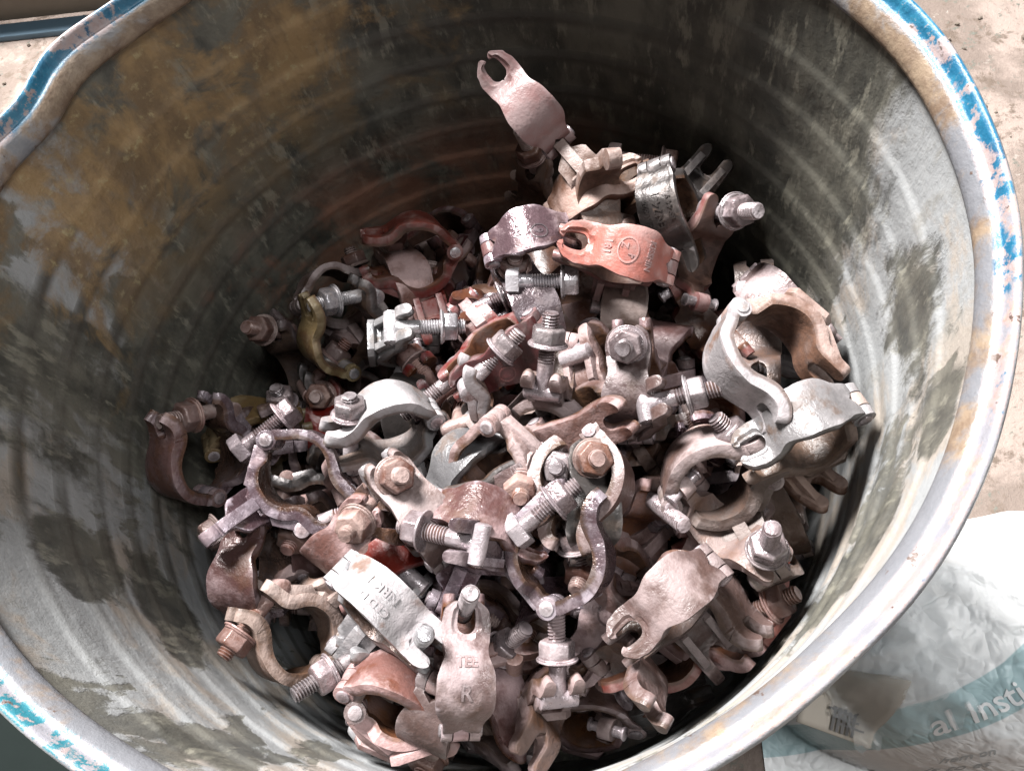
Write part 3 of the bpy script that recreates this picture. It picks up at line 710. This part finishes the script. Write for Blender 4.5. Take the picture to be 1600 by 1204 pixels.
# ---------------------------------------------------------------- the heap
COUPLERS = [
    ('dull pink coupler leaning on the far drum wall, its eye ended cap raised highest', (0.0582, 0.1189, -0.1297), (-140.3, 54.8, -24.5), 'tan', {'cap': 'eye', 'mat': 'pink', 'open': 155, 'bolt': False}, None, 'fork', 40, 'bolt_rust'),
    ('tan dusted coupler with its slotted cap end pointing up beside the highest raised cap', (0.0626, 0.1031, -0.136), (11.7, -19.0, 11.4), 'tan', {'mat': 'tan', 'bolt': False}, None, 'fork', 90, 'bolt_rust'),
    ('cream dusted coupler with bare upright lugs below the highest raised cap', (0.0142, 0.1302, -0.172), (-7.0, -48.8, 55.9), 'tan', {'cap': None, 'swing': 40, 'nut': 20}, None, 'flat', 90, 'bolt_rust'),
    ('dark metal coupler with a ribbed strap of raised letters by the far wall', (0.1027, 0.0884, -0.1307), (28.0, 37.4, -73.4), 'dark', {'cap': 'strap', 'bolt': False, 'text': [('EN74-1', 8.5, 0.4, 0, 180), ('GIL 0625', 5.5, 0.42, -8.5, 180), ('BS 44 9', 5.5, 0.4, 9, 180)]}, None, 'flat', 125, 'bolt'),
    ('pink coupler lying face up, its cap stamped with an oval emblem', (0.0773, 0.0557, -0.123), (-22.2, -12.3, 165.6), 'red', {'cap': 'eye', 'mat': 'pink', 'bolt': False, 'text': [('181', 7.5, 0.575, 0, 90), ('oval', 9.5, 0.43, 0, 90), ('F', 7, 0.4, 3.5, 90), ('Z', 6, 0.46, -3, 90), ('KISSHIN', 6.0, 0.27, 0, 90)]}, {'mat': 'red'}, 'fork', 90, 'bolt'),
    ('red lined open coupler saddle with a big washered nut, right of the emblem cap', (0.1234, 0.061, -0.142), (37.4, -38.8, 65.1), 'red', {'cap': None, 'swing': 10, 'nut': 27, 'nutrot': 0}, None, 'flat', 0, 'bolt'),
    ('white crusted coupler with a T shaped hinge, beside the right wall', (0.1434, 0.0254, -0.152), (8.3, -4.6, -95.8), 'white', {'cap': 'heavy', 'open': 212, 'mat': 'white', 'bolt': False}, None, 'flat', 90, 'bolt'),
    ('plum red coupler whose cap bears a ringed numeral, left of the emblem cap', (0.0282, 0.0754, -0.1352), (5.5, 9.8, 11.0), 'maroon', {'mat': 'plum', 'bolt': False, 'text': [('ring', 6, 0.46, -5, 0), ('6', 8, 0.46, -5, 90), ('H', 7, 0.3, -3, 90)]}, {'mat': 'red'}, 'fork', 90, 'bolt'),
    ('dark red coupler with a pale worn lug below the ringed numeral cap', (0.0132, 0.0622, -0.162), (-1.6, -26.0, -159.9), 'maroon', {'cap': None, 'swing': -60, 'nut': 30}, {}, 'flat', 90, 'bolt'),
    ('red coupler seen end on, a thin arched strap over a dark hollow', (-0.0473, 0.0999, -0.172), (32.1, -12.1, -162.5), 'red', {'cap': 'spoon', 'open': 12, 'pin': 'bolt_zinc', 'bolt': False}, None, 'fork', 90, 'bolt'),
    ('ochre stained coupler with a tall thin cap curving round a dark hollow', (-0.0888, 0.0539, -0.18), (-33.5, -42.6, 73.0), 'dark', {'cap': 'spoon', 'mat': 'ochre', 'open': 22, 'swing': -6, 'nut': 33, 'bmat': 'bolt_zinc', 'pin': 'bolt_zinc'}, {}, 'fork', 90, 'bolt'),
    ('grey galvanised coupler whose swing bolt lies level to the right', (-0.0444, 0.0391, -0.1686), (-148.7, -73.3, -27.8), 'galv', {'cap': None, 'nut': 38, 'bmat': 'bolt_zinc'}, None, 'fork', 0, 'bolt'),
    ('brown coupler deep in shadow at the far left of the heap', (-0.1361, 0.0392, -0.202), (-12.3, -50.9, 102.4), 'brown', {'cap': 'heavy', 'open': 55, 'swing': 30, 'nut': 30}, None, 'fork', 40, 'bolt_rust'),
    ('dark brown coupler with gaping round jaws beside the left wall', (-0.1565, -0.0274, -0.16), (-22.3, -34.1, 84.1), 'plum', {'cap': 'heavy', 'open': 20, 'mat': 'brown', 'swing': 0, 'nut': 28}, None, 'fork', 90, 'bolt_rust'),
    ('olive stained coupler cap behind the gaping brown jaws', (-0.1507, -0.0036, -0.1913), (-20.2, 11.7, 24.6), 'ochre', {'cap': 'spoon', 'mat': 'ochre', 'swing': 0, 'nut': 38}, {}, 'fork', 90, 'bolt'),
    ('plum grey ring shaped coupler, second from the left wall, with an angular dusted lug', (-0.098, -0.0453, -0.147), (-84.6, 20.1, -50.0), 'plum', {'cap': 'strap', 'open': 8, 'swing': 20, 'nut': None}, None, 'fork', 90, 'bolt'),
    ('white crusted coupler lying edge on, a threaded bolt poking past its blunt end', (-0.0497, -0.0198, -0.152), (27.4, -15.4, -158.5), 'white', {'cap': 'heavy', 'mat': 'white', 'swing': -10, 'nut': 40}, {}, 'flat', 90, 'bolt'),
    ('pale grey hooked coupler whose bolt slants up to the right', (0.0161, -0.0046, -0.1541), (55.9, -49.7, 152.7), 'white', {'cap': None, 'nut': 36}, None, 'fork', 0, 'bolt'),
    ('dark red coupler cap with raised letters, wedged in the middle of the heap', (0.0105, 0.0188, -0.1467), (-45.5, 5.6, -145.7), 'maroon', {'cap': 'spoon', 'mat': 'maroon', 'swing': 90, 'text': [('HX 48', 7, 0.42, -3, 180), ('ring', 6, 0.52, 7, 0)]}, {}, 'fork', 90, 'bolt'),
    ('pinkish dusted coupler in the middle, its long bolt standing straight up', (0.0389, 0.0111, -0.1399), (-2.5, -48.3, -101.2), 'dusty', {'cap': 'heavy', 'open': 120, 'nut': 34}, {'cap': 'heavy', 'open': 0, 'nut': 30}, 'fork', 90, 'bolt'),
    ('rust tinted coupler hook with a deep open notch, right of the upright bolt', (0.0488, -0.0246, -0.1485), (48.3, -33.2, 0.8), 'dusty', {'cap': 'heavy', 'mat': 'dusty', 'bolt': False}, {}, 'fork', 90, 'bolt'),
    ('dusted coupler with a long curled strap ending in a narrow tip', (0.0491, -0.0563, -0.14), (-80.3, 6.7, -106.9), 'dusty', {'cap': 'heavy', 'mat': 'dusty', 'open': 5, 'bolt': False}, {}, 'fork', 40, 'bolt'),
    ('brown dusted coupler with a large hexagon nut facing upward', (0.0779, -0.0097, -0.1447), (-9.5, -33.2, 89.9), 'brown', {'cap': 'spoon', 'mat': 'brown', 'nut': 36, 'nutrot': 5}, {'open': 30}, 'fork', 90, 'bolt'),
    ('dusted coupler with a square stirrup lug and a sideways bolt, right of the middle', (0.0991, -0.0197, -0.1516), (-26.8, -77.7, -146.5), 'dusty', {'cap': None, 'nut': 28}, None, 'fork', 0, 'bolt'),
    ('white scoured coupler with a curved two pronged cap, right of the heap', (0.1428, -0.0016, -0.1204), (77.3, 11.8, -45.3), 'tan', {'cap': 'heavy', 'mat': 'white', 'open': 25, 'bolt': False, 'pin': 'bolt_zinc'}, None, 'flat', 0, 'bolt'),
    ('broad pale coupler cap tilted like a plate against the right wall', (0.155, -0.0403, -0.13), (10.6, 14.3, -159.0), 'tan', {'cap': 'spoon', 'mat': 'white', 'bolt': False}, None, 'fork', 0, 'bolt'),
    ('tan coupler standing on end under the broad pale cap', (0.1479, -0.046, -0.1772), (169.8, -17.7, -44.9), 'tan', {'cap': None, 'bolt': False}, None, 'flat', 0, 'bolt'),
    ('tan dusted coupler arched over a dark hollow on the right', (0.1121, -0.0555, -0.152), (-49.9, -18.6, 23.0), 'tan', {'cap': 'heavy', 'mat': 'dusty', 'open': 0, 'nut': 34, 'swing': -10}, {}, 'flat', 90, 'bolt'),
    ('large dusted coupler lying open, a washered nut facing up at its corner', (0.1143, -0.0756, -0.1472), (-4.2, -7.3, -43.8), 'dusty', {'cap': None, 'nut': 20, 'swing': 0}, {'cap': 'heavy'}, 'flat', 90, 'bolt'),
    ('pale dusted coupler with a stout bolt end aimed at the viewer', (-0.031, -0.0712, -0.1437), (15.5, -30.2, 123.8), 'white', {'cap': 'heavy', 'mat': 'dusty', 'nut': 36}, {}, 'fork', 90, 'bolt_rust'),
    ('shiny brown coupler cap hinged into the pale one with the stout bolt', (0.0007, -0.0787, -0.1405), (-19.4, 18.6, -21.4), 'plum', {'cap': 'spoon', 'mat': 'brown', 'bolt': False}, {}, 'fork', 90, 'bolt'),
    ('grimy lettered coupler cap with a bolt held in its slot, centre of the heap', (0.0181, -0.0572, -0.1538), (14.0, -8.3, 24.1), 'tan', {'cap': 'strap', 'mat': 'brown', 'nut': 30, 'text': [('KR 06', 7, 0.4, 3, 0), ('TS', 6, 0.5, -6, 0)]}, {}, 'fork', 90, 'bolt'),
    ('plum grey coupler ring lying flat, its hinge rivet at the bottom', (0.0379, -0.093, -0.1408), (83.5, -15.9, 75.6), 'plum', {'cap': 'heavy', 'mat': 'plum', 'open': 6, 'bolt': False}, {'cap': 'heavy', 'open': 40}, 'fork', 90, 'bolt'),
    ('red brown coupler cap below the pale one with the stout bolt', (-0.0485, -0.0878, -0.1797), (7.4, -16.0, -153.6), 'red', {'cap': 'strap', 'mat': 'red', 'bolt': False}, {}, 'fork', 90, 'bolt'),
    ('brown coupler with a broad flat cap beside the lower left wall', (-0.1221, -0.0913, -0.1734), (-3.6, 5.1, 86.1), 'plum', {'cap': 'spoon', 'mat': 'brown', 'open': 25, 'bolt': False}, None, 'fork', 90, 'bolt'),
    ('bright white coupler cap with worn raised letters and a bolt in its open slot', (-0.044, -0.1134, -0.1354), (-13.6, 15.0, -41.7), 'galv', {'cap': 'strap', 'mat': 'white', 'nut': None, 'swing': 0, 'bmat': 'bolt_zinc', 'text': [('NRK 1', 8, 0.4, 4, 180), ('CLD D', 7, 0.42, -6, 180)]}, {}, 'fork', 90, 'bolt'),
    ('grey green coupler with a stirrup lug and a bolt pointing down to the left', (-0.0696, -0.1515, -0.1834), (-42.3, -51.5, 87.1), 'galv', {'cap': None, 'nut': 28}, None, 'fork', 0, 'bolt'),
    ('brown coupler standing upright, large raised letters on its slotted cap', (-0.0082, -0.1432, -0.1513), (18.2, -12.7, 86.5), 'brown', {'cap': 'spoon', 'mat': 'brown', 'nut': None, 'swing': 20, 'text': [('TEE', 8.5, 0.56, 0, -90), ('R', 13, 0.38, 0, -90)]}, {}, 'fork', 90, 'bolt'),
    ('smooth pinkish coupler cap with an open fork, lower right of the heap', (0.0894, -0.1123, -0.1447), (3.6, 3.7, -141.8), 'dusty', {'cap': 'spoon', 'mat': 'dusty', 'bolt': False}, None, 'fork', 90, 'bolt'),
    ('dusted coupler hook near the lower right wall', (0.1008, -0.1118, -0.18), (-42.0, -8.7, -38.5), 'dusty', {'cap': 'heavy', 'mat': 'dusty', 'bolt': False}, None, 'fork', 0, 'bolt'),
    ('red coupler cap turned hollow side up by the lower right wall', (0.1183, -0.1037, -0.183), (-64.4, -5.7, 48.0), 'red', {'cap': 'spoon', 'mat': 'red', 'open': 150, 'nut': None}, None, 'fork', 0, 'bolt'),
    ('dusted coupler at the bottom with a short bolt standing up', (0.0252, -0.1328, -0.182), (-48.2, -60.0, -39.8), 'dusty', {'cap': 'heavy', 'open': 100, 'nut': 24}, None, 'fork', 0, 'bolt'),
    ('dusted coupler with splayed jaws at the bottom edge of the heap', (0.0402, -0.1543, -0.175), (-40.3, -21.2, -122.6), 'dusty', {'cap': 'heavy', 'mat': 'dusty', 'open': 60, 'bolt': False}, None, 'flat', 0, 'bolt'),
    ('pinkish dusted coupler with a blunt hook at the bottom left', (-0.0436, -0.1539, -0.165), (-41.8, 10.0, -21.1), 'dusty', {'cap': 'heavy', 'mat': 'dusty', 'nut': 26}, None, 'fork', 0, 'bolt_rust'),
    ('dusted coupler ring cut off by the bottom left of the picture', (-0.0408, -0.151, -0.17), (-72.1, 10.9, 18.2), 'dusty', {'cap': 'strap', 'mat': 'dusty', 'bolt': False}, None, 'fork', 0, 'bolt'),
    ('dark oily coupler strap low against the lower right wall', (0.0731, -0.1452, -0.2207), (58.3, -13.0, 15.6), 'dark', {'cap': 'strap', 'mat': 'dark', 'bolt': False}, None, 'fork', 0, 'bolt'),
    ('reddish coupler cap with a round emblem, between the plum ring and the smooth fork', (0.0561, -0.1159, -0.1909), (-5.8, -0.7, -122.0), 'brown', {'cap': 'spoon', 'mat': 'brown', 'bolt': False, 'text': [('ring', 8, 0.4, 0, 0)]}, {}, 'fork', 90, 'bolt'),
    ('tan coupler fork hanging below the emblem cap', (0.0743, 0.0513, -0.1738), (-8.8, 17.2, -102.1), 'tan', {'cap': 'heavy', 'mat': 'tan', 'bolt': False}, {}, 'fork', 90, 'bolt_rust'),
    ('red coupler bracket with a dark hole, under the red lined saddle', (0.1159, 0.039, -0.16), (9.1, -10.7, -61.5), 'red', {'cap': None, 'bolt': False}, {}, 'fork', 90, 'bolt'),
    ('grey green coupler cap lying aslant left of the middle', (-0.0074, -0.0439, -0.1614), (22.7, 0.4, -130.3), 'galv', {'cap': 'spoon', 'mat': 'galv', 'bolt': False}, {}, 'fork', 90, 'bolt'),
    ('dusted coupler half hidden right of the plum ring', (0.0777, -0.0831, -0.1767), (36.1, -29.1, 68.3), 'dusty', {'cap': 'heavy', 'open': 40, 'nut': None, 'swing': 0}, {}, 'fork', 90, 'bolt'),
    ('dusted coupler lug under the smooth forked cap', (0.058, -0.1442, -0.195), (-21.1, -21.2, 82.5), 'dusty', {'cap': None, 'bolt': False}, {}, 'flat', 90, 'bolt'),
    ('brown coupler bent over at the very bottom of the picture', (-0.0054, -0.1525, -0.1971), (-34.9, -6.1, -50.1), 'brown', {'cap': 'heavy', 'mat': 'brown', 'bolt': False}, None, 'fork', 0, 'bolt'),
    ('grimy tan coupler jammed between the lettered brown cap and the splayed jaws', (0.0131, -0.1558, -0.195), (50.4, -22.2, 112.7), 'tan', {'cap': None, 'nut': 24, 'swing': 20}, None, 'fork', 0, 'bolt'),
    ('dark coupler in the gap behind the short upright bolt', (0.0475, -0.1563, -0.2174), (31.5, -13.8, 167.4), 'brown', {'cap': 'strap', 'mat': 'brown', 'bolt': False}, None, 'fork', 0, 'bolt'),
    ('rust brown coupler wedged against the right wall beside the white two pronged cap', (0.1575, 0.0398, -0.1586), (24.0, -9.3, -58.1), 'brown', {'cap': 'heavy', 'mat': 'brown', 'nut': 36}, None, 'fork', 0, 'bolt'),
    ('brown coupler low by the right wall under the tan one on end', (0.1508, -0.0591, -0.2056), (-25.9, -25.4, 112.7), 'brown', {'cap': 'heavy', 'mat': 'tan', 'bolt': False}, None, 'fork', 0, 'bolt'),
]
BOLTS = [
    ('plum grey hex bolt with a big head, lying across the plum ring', (0.0234, -0.0807, -0.13), (-10.9, 81.0, 23.2), 'bolt', 24),
    ('steel bolt and nut standing out behind the tan slotted cap', (0.0792, 0.1395, -0.147), (107.5, 83.5, 94.1), 'bolt_rust', 34),
    ('zinc bolt with a washered nut under the ringed numeral cap', (0.0212, 0.0546, -0.137), (109.9, 82.6, 107.4), 'bolt_zinc', 32),
    ('bolt with a nut, slanting up behind the plum grey ring', (-0.1306, -0.0253, -0.152), (90.2, 78.9, 129.1), 'bolt', 33),
    ('small bolt and nut in the dark by the lower right wall', (0.1229, -0.1152, -0.187), (-22.7, 51.2, -10.9), 'bolt_rust', 24),
    ('bolt standing nearly on end inside the plum ring', (0.0491, -0.0998, -0.162), (-38.0, -32.5, -22.3), 'bolt', 26),
    ('brown bolt lying under the angular lug beside the left wall', (-0.1254, -0.0565, -0.162), (59.9, -40.7, -23.6), 'bolt_rust', 30),
]
for lab, loc, rot, mat, h1, h2, body, sw, bmk in COUPLERS:
    coupler(lab, loc, rot, mat, h1, h2, body, sw, bmk)
def loose_bolt(label, loc, rot, mat, nut):
    o = obj('hex_bolt', tinted(HEXBOLT, mat)); o.location = loc; o.rotation_euler = [R_(a) for a in rot]
    o['label'] = label; o['category'] = 'bolt'; o['group'] = 'loose bolts in the drum'
    obj('nut', tinted(NUT, mat), None, o, Matrix.Translation((0, 0, nut * MM)) @ Matrix.Rotation(.4, 4, 'Z'))
    obj('washer', tinted(WASHER, mat), None, o, Matrix.Translation((0, 0, nut * MM)))
for b_ in BOLTS: loose_bolt(*b_)
# the couplers lower in the heap, glimpsed in the gaps
rng = random.Random(11)
spots = []
for layer, (zc, rmax, dmin) in enumerate(((-.191, .142, .042), (-.228, .140, .050))):
    tries = 0; got = []
    while tries < 3000 and len(got) < 34:
        tries += 1; a = rng.uniform(0, 2 * math.pi); r = rmax * math.sqrt(rng.random()); p = (r * math.cos(a), r * math.sin(a))
        if all(math.hypot(p[0]-q[0], p[1]-q[1]) > dmin for q in got): got.append(p)
    spots += [(x, y, zc + rng.uniform(-.012, .010)) for x, y in got]
kinds = [('brown', 'rusty brown'), ('plum', 'plum grey'), ('maroon', 'dark red'), ('tan', 'tan'), ('dusty', 'dusted'), ('dark', 'oily dark'), ('brown', 'rusty brown'), ('plum', 'plum grey'), ('dusty', 'dusted'), ('dusty', 'dusted')]
SHORT = ['highest raised cap', 'tan slotted cap by the highest one', 'cream bare lugs', 'lettered dark strap', 'pink emblem cap', 'red lined saddle', 'white T shaped hinge', 'ringed numeral cap', 'dark red coupler with the pale lug', 'thin red arch', 'ochre stained cap', 'level galvanised bolt', 'brown coupler in shadow', 'gaping brown jaws', 'olive stained cap', 'plum ring with the angular lug', 'white coupler lying edge on', 'pale hooked coupler', 'dark red lettered cap', 'long upright bolt', 'notched rust tinted hook', 'long curled strap', 'brown coupler with the hexagon nut', 'square stirrup lug', 'white two pronged cap', 'broad pale cap', 'tan coupler under the broad pale cap', 'tan arched coupler', 'large open dusted coupler', 'stout bolt end', 'shiny brown hinged cap', 'grimy lettered cap', 'plum ring lying flat', 'red brown cap', 'broad flat brown cap', 'bright white lettered cap', 'grey green stirrup lug', 'upright brown lettered cap', 'smooth pinkish fork', 'dusted hook by the lower right wall', 'hollow red cap', 'short upright bolt', 'splayed dusted jaws', 'blunt pinkish hook', 'dusted ring at the bottom', 'dark oily strap', 'round emblem cap', 'tan fork', 'red bracket with the dark hole', 'grey green slanting cap', 'dusted coupler beside the plum ring', 'dusted lug under the smooth fork', 'brown coupler at the very bottom', 'grimy tan coupler', 'dark coupler behind the short bolt', 'rust brown coupler against the right wall', 'brown coupler low by the right wall']
for x, y, z in spots:
    mt, word = rng.choice(kinds)
    far = (y - x) * .707; z -= .034 * smooth01((far - .035) / .06)      # the heap slumps towards the dented side
    r = math.hypot(x, y)
    if r > .118: x, y = x * .118 / r, y * .118 / r
    q = Quaternion((rng.gauss(0, 1), rng.gauss(0, 1), rng.gauss(0, 1), rng.gauss(0, 1))).normalized().to_euler()
    near = min(range(len(COUPLERS)), key=lambda i: math.hypot(COUPLERS[i][1][0] - x, COUPLERS[i][1][1] - y))
    lab = f'{word} coupler in the gap under the {SHORT[near]}' if z > -.232 else 'grimy scaffold coupler sunk in the dark at the bottom of the gaps'
    coupler(lab, (x, y, z), [math.degrees(t) for t in q], mt,
            {'cap': rng.choice(('spoon', 'strap', 'heavy')), 'open': rng.choice((0, 0, 12)), 'nut': 36}, {'cap': rng.choice(('spoon', 'heavy'))},
            rng.choice(('fork', 'flat')), 90, 'bolt_rust', group='couplers sunk in the under layer')
